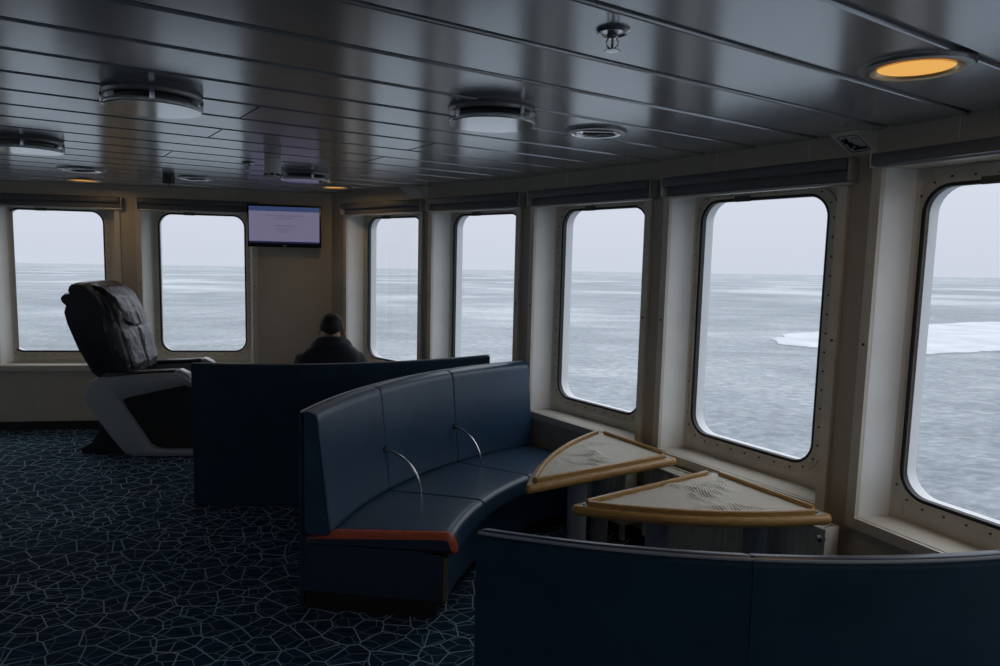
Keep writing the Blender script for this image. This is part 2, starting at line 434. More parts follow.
        per = 0
        for k in range(len(P)):
            p, q = P[k], P[(k+1) % len(P)]; d = math.dist(p, q); m_ = max(1, round(d/.085))
            for j in range(m_): path.append((p[0]+(q[0]-p[0])*j/m_, p[1]+(q[1]-p[1])*j/m_))
        for x, z in path: bar(x-.004, x+.004, z-.004, z+.004, GD-.015, GD-.011, mb=bo)
        bo.build('ring_bolts', M['bolt'], root, smooth=0)['kind'] = 'stuff'
        gk = MB(); ring(gk, -.006, .010, GD-.008, GD+.018); gk.build('gasket', M['rubber'], root, smooth=40)
        rv = MB(); ring(rv, .004, .05, GD+.022, GD+.085); rv.build('outer_reveal', M['white_hull'], root, smooth=40)
        gl = MB(); A = arcpts(g0-.004, g1+.004, GZ0-.004, GZ1+.004, GR); gl.add([on3(i, x, z, GD+.014) for x, z in A], [list(range(len(A)))])
        gl.build('pane', M['glass'], root, smooth=0)
        la = MB(); bar(gc-.15, gc-.06, GZ1-.010, GZ1+.018, GD-.02, GD-.006, mb=la); la.build('latch', M['sensor'], root, smooth=0)

# ------------------------------------------------------------------ roller blinds
def blind(i, r0, r1, slat, label):
    c = on(i, (r0+r1)/2+.028, 0); t = (PTS[i+1]-PTS[i]).normalized(); ang = math.atan2(t.y, t.x)
    root = thing('roller_blind', label, 'roller blind', (c.x, c.y, 1.93), ang, 'roller blinds above the windows')
    w = (r1-r0)+.075
    # local: x along the wall, y outwards
    b = MB(); b.box((0, -.052, .078), (w, .052, .050), bev=.012); b.build('roller_tube', M['blind_tube'], root)
    if slat:
        b = MB(); b.box((0, -.030, .034), (w-.02, .022, .046), bev=.004); b.build('hanging_slat', M['blind'], root)
        b = MB(); b.box((0, -.034, .002), (w+.02, .030, .012), bev=.002); b.build('bottom_rail', M['rail'], root)
    else:
        b = MB(); b.box((0, -.034, .050), (w, .030, .008), bev=.002); b.build('bottom_rail', M['rail'], root)
    for sx in (-1, 1):
        b = MB(); b.box((sx*(w/2+.006), -.036, .056 if slat else .078), (.006, .068, .094 if slat else .056), bev=.002)
        e = b.build('end_bracket', M['rail'] if sx > 0 else M['offwhite'], root)
        if sx > 0:
            k = MB(); k.lathe([(0, .012), (.014, .012), (.016, 0), (.014, -.006), (0, -.006)], (w/2-.004, -.052, .078), 16, axis=Matrix.Rotation(PI/2, 3, 'Y').to_quaternion()); k.build('tension_knob', M['black'], e)
blind(0, *OP[0][0][:2], True, 'charcoal roller blind rolled up over the window beyond the edge of view')
blind(0, *OP[0][1][:2], True, 'charcoal roller blind rolled up over the window behind the massage chair')
blind(0, *OP[0][2][:2], True, 'charcoal roller blind rolled up over the window beside the television')
blind(1, *OP[1][0][:2], True, 'short-looking charcoal roller blind over the window beside the seated person')
blind(2, *OP[2][0][:2], True, 'charcoal roller blind over the second window of the curved row')
blind(3, *OP[3][0][:2], True, 'charcoal roller blind over the window at the end of the curved bench')
blind(4, *OP[4][0][:2], True, 'charcoal roller blind over the window above the two tables')
blind(5, *OP[5][0][:2], False, 'dark fully wound roller blind over the bolted window at the edge of view')

# ------------------------------------------------------------------ floor and ceiling
fl = MB(); fl.prism([tuple(mitre(i, .02)) for i in range(NP)][::-1], -.08, 0)
tag(fl.build('floor', M['carpet'], smooth=0), 'dark navy carpet patterned with a pale crackle of thin lines', 'floor', kind='structure')

T = math.radians(34.16); U = Vector((math.cos(T), math.sin(T))); W = Vector((-math.sin(T), math.cos(T)))
bm = bmesh.new()
def ribbon(pts, u0, u1, mi):
    """pts: list of (w, z) cross section, swept along U"""
    vs0 = [bm.verts.new((*(U*u0+W*w), z)) for w, z in pts]; vs1 = [bm.verts.new((*(U*u1+W*w), z)) for w, z in pts]
    for k in range(len(pts)-1):
        f = bm.faces.new([vs0[k], vs0[k+1], vs1[k+1], vs1[k]]); f.material_index = mi
for k in range(-34, 34):
    w0 = 1.18+.31*k; w1 = w0+.31; g = .013; e = .006
    ribbon([(w0+g, ZC+.012), (w0+g, ZC+e), (w0+g+.002, ZC+.002), (w0+g+e, ZC), (w1-g-e, ZC), (w1-g-.002, ZC+.002), (w1-g, ZC+e), (w1-g, ZC+.012)], -12, 12, 0)
    ribbon([(w0-g, ZC+.012), (w0-.004, ZC+.010), (w0+.004, ZC+.010), (w0+g, ZC+.012)], -12, 12, 1)
# closing slab above
ribbon([(-9.5, ZC+.03), (12, ZC+.03)], -12, 12, 1)
for i in range(NP):
    p = mitre(i, .05); n = nrm(PTS[i], PTS[(i+1) % NP])
    bmesh.ops.bisect_plane(bm, geom=bm.verts[:]+bm.edges[:]+bm.faces[:], plane_co=(p.x, p.y, 0), plane_no=(n.x, n.y, 0), clear_outer=True)
me = bpy.data.meshes.new('ceiling'); bmesh.ops.recalc_face_normals(bm, faces=bm.faces); bm.to_mesh(me); bm.free()
me.materials.append(M['ceil']); me.materials.append(M['groove']); me.materials.append(M['darkline'])
ceil = bpy.data.objects.new('ceiling', me); COL.objects.link(ceil)
tag(ceil, 'glossy grey metal plank ceiling with parallel joints', 'ceiling', kind='structure')
jt = MB()
for (a, b) in (((-.943, 2.727), (-1.076, 2.956)), ((-1.301, 3.262), (-1.477, 3.564)), ((-1.725, 3.794), (-1.914, 4.118)), ((-.904, 4.371), (-.753, 4.081)), ((-.535, 3.778), (-.454, 3.628))):
    m_ = (Vector(a)+Vector(b))/2
    wm = m_.dot(W); k = math.floor((wm-1.18)/.31); um = m_.dot(U); c = U*um + W*(1.18+.31*(k+.5))
    jt.box((c.x, c.y, ZC-.0005), (.004, .275, .002), rot=Matrix.Rotation(T, 3, 'Z'))
o = jt.build('plank_end_joint', M['darkline'], ceil, smooth=0)

# ------------------------------------------------------------------ ceiling fittings
def at_ceiling(name, label, cat, x, y, group=None): return thing(name, label, cat, (x, y, ZC), 0, group)
DG = 'round ventilation diffusers on the ceiling'
def diffuser():
    r = at_ceiling('ceiling_diffuser', 'round ceiling diffuser with a glossy disc, largest in view, over the aisle carpet', 'air diffuser', -1.222, 2.52, DG)
    b = MB(); b.lathe([(.130, 0), (.158, 0), (.162, -.010), (.158, -.026), (.148, -.030), (.140, -.026), (.130, 0)], (0, 0, 0), 48); b.build('collar', M['ring'], r)
    b = MB(); b.lathe([(0, -.002), (.118, -.002), (.118, -.028), (0, -.028)], (0, 0, 0), 40); b.build('throat', M['black'], r)
    b = MB(); b.lathe([(0, -.056), (.145, -.056), (.158, -.062), (.162, -.072), (.161, -.082), (.157, -.087), (.10, -.0885), (0, -.089)], (0, 0, 0), 48); b.build('disc', M['disc'], r)
    for k in range(4):
        a = math.radians(25+90*k); c, s = math.cos(a), math.sin(a)
        b = MB(); b.box((.158*c, .158*s, -.045), (.012, .016, .058), rot=Matrix.Rotation(a, 3, 'Z'), bev=.002); b.build('bracket', M['chrome'], r)
    return r
d0 = diffuser()
for _c in d0.children:
    for _v in _c.data.vertices: _v.co = (_v.co.x*.99, _v.co.y*.99, _v.co.z*.64)
dup(d0, (-.048, 2.65, ZC), .3, 'round ceiling diffuser with a pale disc, next to the flat unlit downlight', DG)
dup(d0, (-2.43, 3.68, ZC), 0, 'round ceiling diffuser at the edge of view above the first front window', DG)
dup(d0, (-1.34, 4.87, ZC), .1, 'small-looking round ceiling diffuser between the grey cylinder and the lamp by the television', DG)

M['amber'] = mat('amber_lamp', (.3, .2, .08), .4, emit=(.82, .41, .085), est=.95)
M['amber_rim'] = mat('warm_reflector', (.8, .62, .35), .3, metal=.7)  # silver reflector tinted amber, the lamp's glow painted into it
M['reflector'] = mat('silver_reflector', (.85, .86, .88), .22, metal=.8)
def downlight(x, y, lit, label, r=.135):
    t = at_ceiling('recessed_downlight', label, 'downlight', x, y, 'recessed downlights')
    b = MB(); b.lathe([(r*.72, .0), (r*.74, -.010), (r*.82, -.013), (r*.97, -.011), (r, -.005), (r*1.005, 0)], (0, 0, 0), 48); b.build('trim_ring', M['ring'], t)
    b = MB(); b.lathe([(r*.80, -.0145), (r*.72, -.0125), (r*.66, -.004)], (0, 0, 0), 48); b.build('reflector_lip', M['amber_rim'] if lit else M['reflector'], t)
    b = MB(); b.lathe([(0, -.004), (r*.55, -.0042), (r*.725, -.006)], (0, 0, 0), 40); b.build('lamp_lens', M['amber'] if lit else M['reflector'], t)
    if not lit:
        b = MB(); b.box((.01, .0, -.011), (r*1.0, .022, .008), bev=.003); b.box((-.015, .0, -.014), (.045, .03, .012), bev=.003); b.build('lamp_tube', M['sensor'], t)
    return t
downlight(1.091, 1.952, True, 'large glowing amber downlight over the bolted window corner', .138)
downlight(.381, 3.034, False, 'unlit silver downlight beside the pale-disc diffuser', .128)
downlight(-2.902, 4.95, False, 'unlit downlight near the amber lamp over the massage chair', .15)
downlight(-2.294, 5.345, False, 'unlit downlight beside the small square sensor', .135)
downlight(-3.336, 5.713, True, 'small glowing amber downlight over the massage chair window', .14)
downlight(-1.359, 5.795, True, 'small glowing amber downlight near the television corner', .13)

t = at_ceiling('fire_sprinkler', 'chrome fire sprinkler hanging from the ceiling near the top edge of view', 'sprinkler', .247, 1.722, 'ceiling sprinklers')
b = MB(); b.lathe([(.012, 0), (.038, 0), (.040, -.004), (.034, -.008), (.030, -.006), (.020, -.004), (.012, -.004)], (0, 0, 0), 32); b.build('escutcheon', M['chrome'], t)
b = MB(); b.lathe([(0, 0), (.013, 0), (.013, -.016), (.009, -.020), (0, -.020)], (0, 0, 0), 20); b.build('body', M['chrome'], t)
b = MB()
for sx in (-1, 1): b.tube([(sx*.009, 0, -.018), (sx*.014, 0, -.026), (sx*.012, 0, -.036), (sx*.003, 0, -.044)], .0024, 8)
b.build('frame_arm', M['chrome'], t)
b = MB(); b.tube([(0, 0, -.018), (0, 0, -.043)], .003, 10); b.build('bulb', M['brass'], t)
b = MB(); b.lathe([(0, -.044), (.016, -.045), (.017, -.047), (0, -.049)], (0, 0, 0), 24)
for k in range(8):
    a = k*PI/4; b.box((.016*math.cos(a), .016*math.sin(a), -.0465), (.008, .004, .002), rot=Matrix.Rotation(a, 3, 'Z'))
b.build('deflector', M['chrome'], t)
t2 = dup(t, (-1.551, 4.367, ZC), .5, 'tiny dark fire sprinkler left of the grey ceiling cylinder', 'ceiling sprinklers')

t = at_ceiling('ceiling_detector', 'pale grey cylindrical detector hanging from the ceiling in front of the television', 'detector', -1.345, 4.19)
b = MB(); b.lathe([(0, 0), (.046, 0), (.047, -.01), (.047, -.088), (.040, -.106), (.022, -.112), (0, -.113)], (0, 0, 0), 32); b.build('housing', M['offwhite'], t)
b = MB()
for k in range(8):
    a = k*PI/4+.2; b.box((.0425*math.cos(a), .0425*math.sin(a), -.090), (.014, .024, .012), rot=Matrix.Rotation(a, 3, 'Z'))
b.build('vent_slot', M['black'], t)
t = at_ceiling('ceiling_sensor', 'small dark square sensor with a stub under it, hanging between the front windows', 'sensor', -2.405, 5.16)
b = MB(); b.box((0, 0, -.035), (.062, .062, .07), bev=.006); b.build('housing', M['sensor'], t)
b = MB(); b.tube([(0, 0, -.07), (0, 0, -.092)], [.006, .003], 8); b.build('stub', M['sensor'], t)

# wedge signs on the pillars, under the ceiling
def wedge(i, s0, s1, skew, label, pict):
    t = thing('wedge_sign', label, 'sign', (*on(i, (s0+s1)/2, -.0), 2.046), 0, 'wedge signs on the window pillars')
    inv = Vector((*on(i, (s0+s1)/2, -.0), 2.046))
    zt, zb = ZC-.001, 2.048; out = -.075
    c = [Vector(on3(i, s0, zt, out)), Vector(on3(i, s1, zt, out)), Vector(on3(i, s1+skew, zb, -.004)), Vector(on3(i, s0+skew, zb, -.004))]
    k = [Vector(on3(i, s0, zt, -.001)), Vector(on3(i, s1+skew, zt, -.001)), Vector(on3(i, s1+skew, zb, -.001)), Vector(on3(i, s0+skew, zb, -.001))]
    b = MB(); b.add([v-inv for v in c+k], [[0, 1, 2, 3], [4, 7, 6, 5], [0, 3, 7, 4], [1, 5, 6, 2], [0, 4, 5, 1], [3, 2, 6, 7]]); b.build('wedge_body', M['trim'], t, smooth=0)
    n = (c[1]-c[0]).cross(c[3]-c[0]).normalized()
    if n.z > 0: n = -n
    def P(u, v, h=.0015): return (c[0]+(c[1]-c[0])*u + (c[3]-c[0])*v + n*h) - inv
    b = MB(); b.add([P(.10, .12), P(.93, .12), P(.93, .90), P(.10, .90)], [[0, 1, 2, 3]]); b.build('sign_face', M['sign_plate'], t, smooth=0)
    if pict:
        b = MB()
        def line(u0, v0, u1, v1, w):
            a, d = P(u0, v0, .003), P(u1, v1, .003); dr = (d-a).normalized(); sd = dr.cross(n).normalized()*w/2
            b.add([a-sd, a+sd, d+sd, d-sd], [[0, 1, 2, 3]])
        fr = [(.17, .22), (.26, .17), (.80, .17), (.88, .24), (.88, .80), (.80, .86), (.24, .86), (.17, .78)]
        for k2 in range(8): line(*fr[k2], *fr[(k2+1) % 8], .0035)
        line(.25, .30, .42, .62, .012); line(.42, .25, .30, .70, .012); line(.22, .45, .5, .5, .010); line(.34, .74, .84, .72, .012); line(.45, .55, .62, .70, .010)
        line(.60, .34, .70, .26, .003); line(.70, .26, .80, .36, .003)
        b.build('pictogram', M['ink'], t, smooth=0)
wedge(4, .99, 1.11, .055, 'wedge-shaped sign with a black pictogram under the ceiling, left of the bolted window', True)
wedge(1, 1.06, 1.25, .08, 'plain pale wedge sign under the ceiling above the narrow window', False)

# ------------------------------------------------------------------ television
tp = on(0, 5.75-.400, -.10); tt = (PTS[1]-PTS[0]).normalized(); ta = math.atan2(tt.y, tt.x)
tv = thing('wall_television', 'flat black television high on the front wall, showing a lilac notice page', 'television', (tp.x, tp.y, 1.826), ta)
b = MB(); b.box((0, .0, 0), (.630, .040, .372), bev=.006); b.build('housing', M['tv_black'], tv)
SC = {}
def scr(name, col, s):
    return mat(name, (.01, .01, .012), .3, emit=col, est=s*.68)
M['scr'] = scr('screen_lilac', (.245, .225, .36), .85); M['scr_head'] = scr('screen_header', (.05, .08, .22), .85); M['scr_foot'] = scr('screen_footer', (.010, .012, .045), 1); M['scr_text'] = scr('screen_text_ink', (.10, .085, .19), .75)
def face(x0, x1, z0, z1, y, m_, nm, par):
    q = MB(); q.add([(x0, y, z0), (x1, y, z0), (x1, y-.0, z1), (x0, y, z1)], [[0, 1, 2, 3]]); return q.build(nm, m_, par, smooth=0)
sc = face(-.300, .300, -.135, .168, -.0212, M['scr'], 'screen', tv)
face(-.300, .300, .128, .168, -.0216, M['scr_head'], 'screen_header', sc)
face(-.300, .300, -.150, -.135, -.0216, M['scr_foot'], 'screen_footer', sc)
for rows_ in (((.086, -.155, .155), (.063, -.085, .085)), ((-.004, -.09, .09), (-.030, -.075, .075), (-.055, -.05, .05))):
    tx = MB()
    for z, x0, x1 in rows_:
        x = x0
        while x < x1:
            wd = random.uniform(.012, .034); x2 = min(x+wd, x1); y = x
            while y < x2-.002:
                hgt = random.choice((.006, .006, .009)); tx.add([(y, -.0218, z), (y+.0035, -.0218, z), (y+.0035, -.0218, z+hgt), (y, -.0218, z+hgt)], [[0, 1, 2, 3]]); y += .0052
            x = x2+.007
    tx.build('text_block', M['scr_text'], sc, smooth=0)
b = MB(); b.box((0, -.022, -.172), (.03, .004, .006)); b.build('badge', M['rail'], tv)
b = MB(); b.box((0, .055, 0), (.22, .075, .2), bev=.005); b.build('wall_bracket', M['black'], tv)

# ------------------------------------------------------------------ curved benches
R_OUT, R_SEAT = 2.41, 1.70
def inset(poly, d):
    """shrink a closed profile (counter-clockwise) by d"""
    out = []; n = len(poly)
    area = sum(poly[k][0]*poly[(k+1) % n][1]-poly[(k+1) % n][0]*poly[k][1] for k in range(n))
    sg = 1 if area > 0 else -1
    for k in range(n):
        p0, p, p1 = Vector(poly[k-1]), Vector(poly[k]), Vector(poly[(k+1) % n])
        e0, e1 = (p-p0), (p1-p)
        if e0.length < 1e-7 or e1.length < 1e-7: out.append(tuple(p)); continue
        e0.normalize(); e1.normalize()
        n0, n1 = Vector((-e0.y, e0.x))*sg, Vector((-e1.y, e1.x))*sg
        m_ = n0+n1
        if m_.length < 1e-6: out.append(tuple(p)); continue
        m_.normalize(); out.append(tuple(p+m_*(d/max(.35, m_.dot(n0)))))
    return out
def roundpoly(pts, radii, n=5):
    """round each corner of a polygon"""
    out = []; N = len(pts)
    for k in range(N):
        p, r = Vector(pts[k]), radii[k]
        if r <= 0: out.append(tuple(p)); continue
        a = (Vector(pts[k-1])-p); c = (Vector(pts[(k+1) % N])-p); la, lc = a.length, c.length; a.normalize(); c.normalize()
        ang = a.angle(c); d = min(r/math.tan(ang/2), la*.49, lc*.49)
        A, B = p+a*d, p+c*d
        for j in range(n+1):
            s = j/n; out.append(tuple(A*(1-s)**2 + p*2*s*(1-s) + B*s**2))
    return out
def sweep(mb, prof, angs, ins, mi=0, cap=True, mi_cap=None):
    n = len(prof); vs = []
    for a, d in zip(angs, ins):
        P_ = inset(prof, d) if d else prof
        c, s = math.cos(a), math.sin(a)
        vs += [(r*c, r*s, z) for r, z in P_]
    fs = [[k*n+j, k*n+(j+1) % n, (k+1)*n+(j+1) % n, (k+1)*n+j] for k in range(len(angs)-1) for j in range(n)]
    mb.add(vs, fs, mi)
    if cap: mb.add(vs[:n], [list(range(n))], mi if mi_cap is None else mi_cap); mb.add(vs[-n:], [list(range(n))], mi if mi_cap is None else mi_cap)
BACK = roundpoly([(2.392, .350), (2.392, .912), (2.320, .890), (2.262, .345)], [.0, .020, .045, .03])
SEAT = roundpoly([(2.30, .285), (2.30, .352), (1.715, .392), (1.690, .295)], [.01, .01, .050, .02], 7)
def spread(a0, a1, n, soft, amt):
    """angles and insets for a padded module: pulled in at both seams"""
    A, I = [], []
    for k in range(n+1):
        s = k/n; u = .5-.5*math.cos(PI*s) if True else s
        a = a0+(a1-a0)*u; d = min(a-a0, a1-a)*2.1 if a1 > a0 else min(a0-a, a-a1)*2.1
        q = min(1, d/soft); A.append(a); I.append(amt*(1-math.sqrt(max(0, 1-(1-q)**2))))
    return A, I
def bench(center, a0, a1, label, arms, near_end):
    """a0 = the aisle end (radians), a1 = the window end"""
    root = thing('curved_bench', label, 'bench', (*center, 0), 0, 'curved navy benches')
    n = 3; mod = (a1-a0)/n; sgn = 1 if a1 > a0 else -1
    ew = sgn*.052/2.0
    for j in range(n):
        b0, b1 = a0+mod*j, a0+mod*(j+1)
        A, I = spread(min(b0, b1), max(b0, b1), 24, .012, .004)
        m_ = MB(); sweep(m_, BACK, A, I); m_.build('back_cushion', M['vinyl'], root, smooth=40)
        c0 = b0+ew if j == 0 else b0
        A, I = spread(min(c0, b1), max(c0, b1), 24, .018, .006)
        m_ = MB(); sweep(m_, SEAT, A, I); m_.build('seat_cushion', M['vinyl'], root, smooth=40)
    # upholstered outer shell
    SH = roundpoly([(2.394, .008), (2.41, .008), (2.412, .895), (2.394, .900)], [0, 0, .008, .006], 3)
    N = 48; A = [a0+(a1-a0)*k/N for k in range(N+1)]
    m_ = MB(); sweep(m_, SH, A, [0]*(N+1)); sh = m_.build('back_shell', M['shell'], root, smooth=40)
    for j in (1, 2):
        a = a0+mod*j; c, s = math.cos(a), math.sin(a)
        m_ = MB(); m_.tube([(2.4125*c, 2.4125*s, .09), (2.4125*c, 2.4125*s, .893), (2.40*c, 2.40*s, .906)], .0022, 6); m_.build('seam_piping', M['vinyl_dark'], sh)
    m_ = MB(); m_.tube([(2.399*math.cos(a), 2.399*math.sin(a), .9045) for a in A], .0045, 8); m_.build('top_piping', M['piping'], sh)  # vinyl sheen along the top edge put into the pale piping colour
    # end piping round the back cushion at the aisle end
    c, s = math.cos(a0), math.sin(a0)
    m_ = MB(); pr_ = inset(BACK, .006); m_.tube([(r*c, r*s, z) for r, z in pr_ + pr_[:1]], .003, 6, caps=False); m_.build('end_piping', M['vinyl_dark'], root)
    BASE = [(1.745, .085), (1.745, .292), (2.394, .345), (2.394, .085)]
    m_ = MB(); sweep(m_, BASE, [a0+sgn*.002+(a1-a0-sgn*.002)*k/30 for k in range(31)], [0]*31); m_.build('base_panel', M['vinyl_dark'], root, smooth=40)
    FRONT = [(1.738, .087), (1.738, .290), (1.745, .290), (1.745, .087)]
    m_ = MB(); sweep(m_, FRONT, [a0+sgn*.016+(a1-a0-sgn*.016)*k/30 for k in range(31)], [0]*31); m_.build('front_panel', M['vinyl'], root, smooth=40)
    PL = [(1.785, 0), (1.785, .085), (2.385, .085), (2.385, 0)]
    m_ = MB(); sweep(m_, PL, [a0+sgn*.004+(a1-a0-sgn*.006)*k/30 for k in range(31)], [0]*31); m_.build('plinth', M['plinth'], root, smooth=40)
    # orange edge band wrapped over the aisle end of the seat
    EB = roundpoly([(2.392, .285), (2.392, .352), (1.715, .394), (1.690, .296)], [.02, .03, .052, .02], 7)
    A = [a0+ew*s for s in (0, .12, .3, .5, .75, 1)]; I = [.026, .016, .008, .003, .0, .0]
    m_ = MB(); sweep(m_, EB, A, I, cap=False); m_.build('seat_edge_band', M['orange'], root, smooth=50)
    m_ = MB(); cp = inset(EB, .024); sweep(m_, cp, [a0-sgn*.0004, a0+sgn*.006], [0, 0]); m_.build('seat_end_panel', M['vinyl_dark'], root, smooth=30)
    # metal corner strip
    m_ = MB(); sweep(m_, [(1.735, .088), (1.735, .285), (1.752, .285), (1.752, .088)], [a0-sgn*.001, a0+sgn*.009], [0, 0]); m_.build('corner_strip', M['brass'], root, smooth=0)
    if arms:
        for j in (1, 2):
            a = a0+mod*j+sgn*(-.004); c, s = math.cos(a), math.sin(a); p = []
            for k in range(13):
                q = k/12*PI/2; r = 2.295-.225*math.sin(q)**1.0; z = .375+.20*math.cos(q)
                p.append((r*c, r*s, z))
            p = [(2.31*c, 2.31*s, .577)] + p[0:] + [(2.068*c, 2.068*s, .355)]
            m_ = MB(); m_.tube(p, .0065, 10); ar = m_.build('armrest_hoop', M['chrome'], root)
            m_ = MB(); m_.tube([(2.282*c, 2.282*s, .577), (2.305*c, 2.305*s, .577)], .018, 16); m_.build('rosette', M['black'], ar)
    return root
D = math.radians
b1 = bench((1.517, 2.76), D(173.2), D(124.6), 'curved navy bench with two steel hoop armrests and an orange-edged seat end', True, True)
b2 = bench((-1.755, 6.713), D(266.6), D(314.4), 'long curved navy bench seen from behind, a person sitting on it', False, True)
b3 = bench((.73, 4.00), D(251.2), D(299.0), 'curved navy bench seen from behind, lowest in view, in front of the tables', False, True)

# ------------------------------------------------------------------ tables
def curve_edge(p, q, bulge, n=22):
    p, q = Vector(p), Vector(q); d = (q-p); nn = Vector((d.y, -d.x)).normalized(); L = d.length
    R = (L*L/4+bulge**2)/(2*bulge); c = (p+q)/2 - nn*(R-bulge); a0 = math.atan2(p.y-c.y, p.x-c.x); a1 = math.atan2(q.y-c.y, q.x-c.x)
    while a1-a0 > PI: a1 -= 2*PI
    while a1-a0 < -PI: a1 += 2*PI
    return [(c.x+R*math.cos(a0+(a1-a0)*k/n), c.y+R*math.sin(a0+(a1-a0)*k/n)) for k in range(n+1)]
def table(verts, arc_i, label, legs, seed):
    """verts ccw in plan (3), side arc_i -> arc_i+1 bulges outwards"""
    cx = sum(v[0] for v in verts)/3; cy = sum(v[1] for v in verts)/3
    root = thing('wedge_table', label, 'table', (cx, cy, 0), 0, 'wedge tables by the window')
    V_ = [Vector((v[0]-cx, v[1]-cy)) for v in verts]
    sides = []
    for k in range(3):
        p, q = V_[k], V_[(k+1) % 3]
        sides.append(curve_edge(p, q, .085) if k == arc_i else [tuple(p+(q-p)*j/10) for j in range(11)])
    loop = [p for s in sides for p in s[:-1]]
    # rounded plan corners
    idx = []; acc = 0
    for s in sides: idx.append(acc); acc += len(s)-1
    rad = [0]*len(loop)
    def chaikin(lp):
        out = []; n = len(lp)
        for k in range(n):
            if k in idx:
                p0, p, p1 = Vector(lp[k-1]), Vector(lp[k]), Vector(lp[(k+1) % n])
                A, B = p+(p0-p).normalized()*.035, p+(p1-p).normalized()*.035
                for j in range(6):
                    s = j/5; out.append(tuple(A*(1-s)**2+p*2*s*(1-s)+B*s*s))
            else: out.append(lp[k])
        return out
    lp = chaikin(loop)
    m_ = MB(); ins = inset(lp, .012); m_.prism(ins, .566, .600); m_.build('table_top', M['laminate'], root, smooth=30)
    # bullnose edge
    m_ = MB(); n = len(lp)
    prof = [(.016, .562), (.004, .563), (-.003, .570), (-.006, .582), (-.003, .594), (.004, .601), (.014, .602)]
    rings = [inset(lp, d) for d, z in prof]; vs = [(x, y, prof[k][1]) for k, rg in enumerate(rings) for x, y in rg]
    m_.add(vs, [[k*n+j, k*n+(j+1) % n, (k+1)*n+(j+1) % n, (k+1)*n+j] for k in range(len(prof)-1) for j in range(n)]); m_.build('edge_band', M['wood'], root, smooth=50)
    # fiddle rails, one on each side, stopping short of the corners
    inn = [V for V in sides]
    for k in range(3):
        s = sides[k]; cen = Vector((0, 0)); L = sum(math.dist(s[j], s[j+1]) for j in range(len(s)-1)); acc = 0; pts = []
        # resample between 0.06 and L-0.06
        lo, hi = .075, L-.075; N = 20
        for j in range(N+1):
            tgt = lo+(hi-lo)*j/N; acc = 0
            for q in range(len(s)-1):
                d = math.dist(s[q], s[q+1])
                if acc+d >= tgt-1e-9:
                    f = (tgt-acc)/d; p = Vector(s[q]).lerp(Vector(s[q+1]), f); t_ = (Vector(s[q+1])-Vector(s[q])).normalized()
                    nn = Vector((-t_.y, t_.x));
                    if nn.dot(-p) < 0: nn = -nn
                    pts.append((p, nn)); break
                acc += d
        m_ = MB(); pr2 = [(.020, .598), (.020, .618), (.024, .622), (.034, .622), (.038, .618), (.038, .598)]; n2 = len(pr2)
        vs = [(*(p+nn*o), z) for p, nn in pts for o, z in pr2]
        fs = [[a*n2+c, a*n2+(c+1) % n2, (a+1)*n2+(c+1) % n2, (a+1)*n2+c] for a in range(len(pts)-1) for c in range(n2)] + [list(range(n2)), [(len(pts)-1)*n2+c for c in range(n2)]]
        m_.add(vs, fs); m_.build('fiddle_rail', M['wood'], root, smooth=40)
        # rail end screws
    for k in range(3):
        p = V_[k]; q = p*(1-.065/p.length); m_ = MB(); m_.lathe([(0, .004), (.005, .004), (.006, 0)], (q.x, q.y, .600), 10); m_.build('screw', M['bolt'], root)
    # crumpled ribbed mat: fine grid inside the inset outline
    area = inset(loop, .040)
    bmm = bmesh.new(); vv = [bmm.verts.new((x, y, 0)) for x, y in area]; bmm.faces.new(vv)
    xs = [p[0] for p in area]; ys = [p[1] for p in area]
    x = min(xs)
    while x < max(xs):
        bmesh.ops.bisect_plane(bmm, geom=bmm.verts[:]+bmm.edges[:]+bmm.faces[:], plane_co=(x, 0, 0), plane_no=(1, 0, 0)); x += .0125
    y = min(ys)
    while y < max(ys):
        bmesh.ops.bisect_plane(bmm, geom=bmm.verts[:]+bmm.edges[:]+bmm.faces[:], plane_co=(0, y, 0), plane_no=(0, 1, 0)); y += .0125
    for v in bmm.verts:
        q = v.co*1.0
        h = mnoise.noise(Vector((q.x*5+seed, q.y*7, seed)))
        rdg = abs(mnoise.noise(Vector((q.x*7+q.y*4+seed*2, q.y*9-q.x*3, 3.1))))
        w_ = max(0, h+.15)*math.exp(-((q.length)/.26)**2)
        v.co.z = .6035 + w_*(.030*math.exp(-(rdg/.10)**2)) + .002*max(0, h)
    bmm.verts.index_update()
    m_ = MB(); m_.bm(bmm); m_.build('ribbed_mat', M['mat'], root, smooth=180)
    for (lx, ly) in legs:
        m_ = MB(); m_.lathe([(0, 0), (.085, 0), (.085, .006), (.056, .014), (.048, .03), (.048, .553), (.075, .556), (.075, .566), (0, .566)], (lx-cx, ly-cy, 0), 32); m_.build('leg', M['leg'], root)
    return root
table([(.13, 3.013), (.926, 3.532), (.60, 4.065)], 2, 'wedge table with a honey wood edge beside the bench seat, its straight side facing forward', [(.40, 3.38), (.565, 3.73)], 1.3)
table([(.298, 2.79), (1.362, 2.752), (1.037, 3.32)], 0, 'wedge table with a honey wood edge by the radiator end, its bowed side facing forward', [(.695, 2.94), (1.125, 2.96)], 4.7)

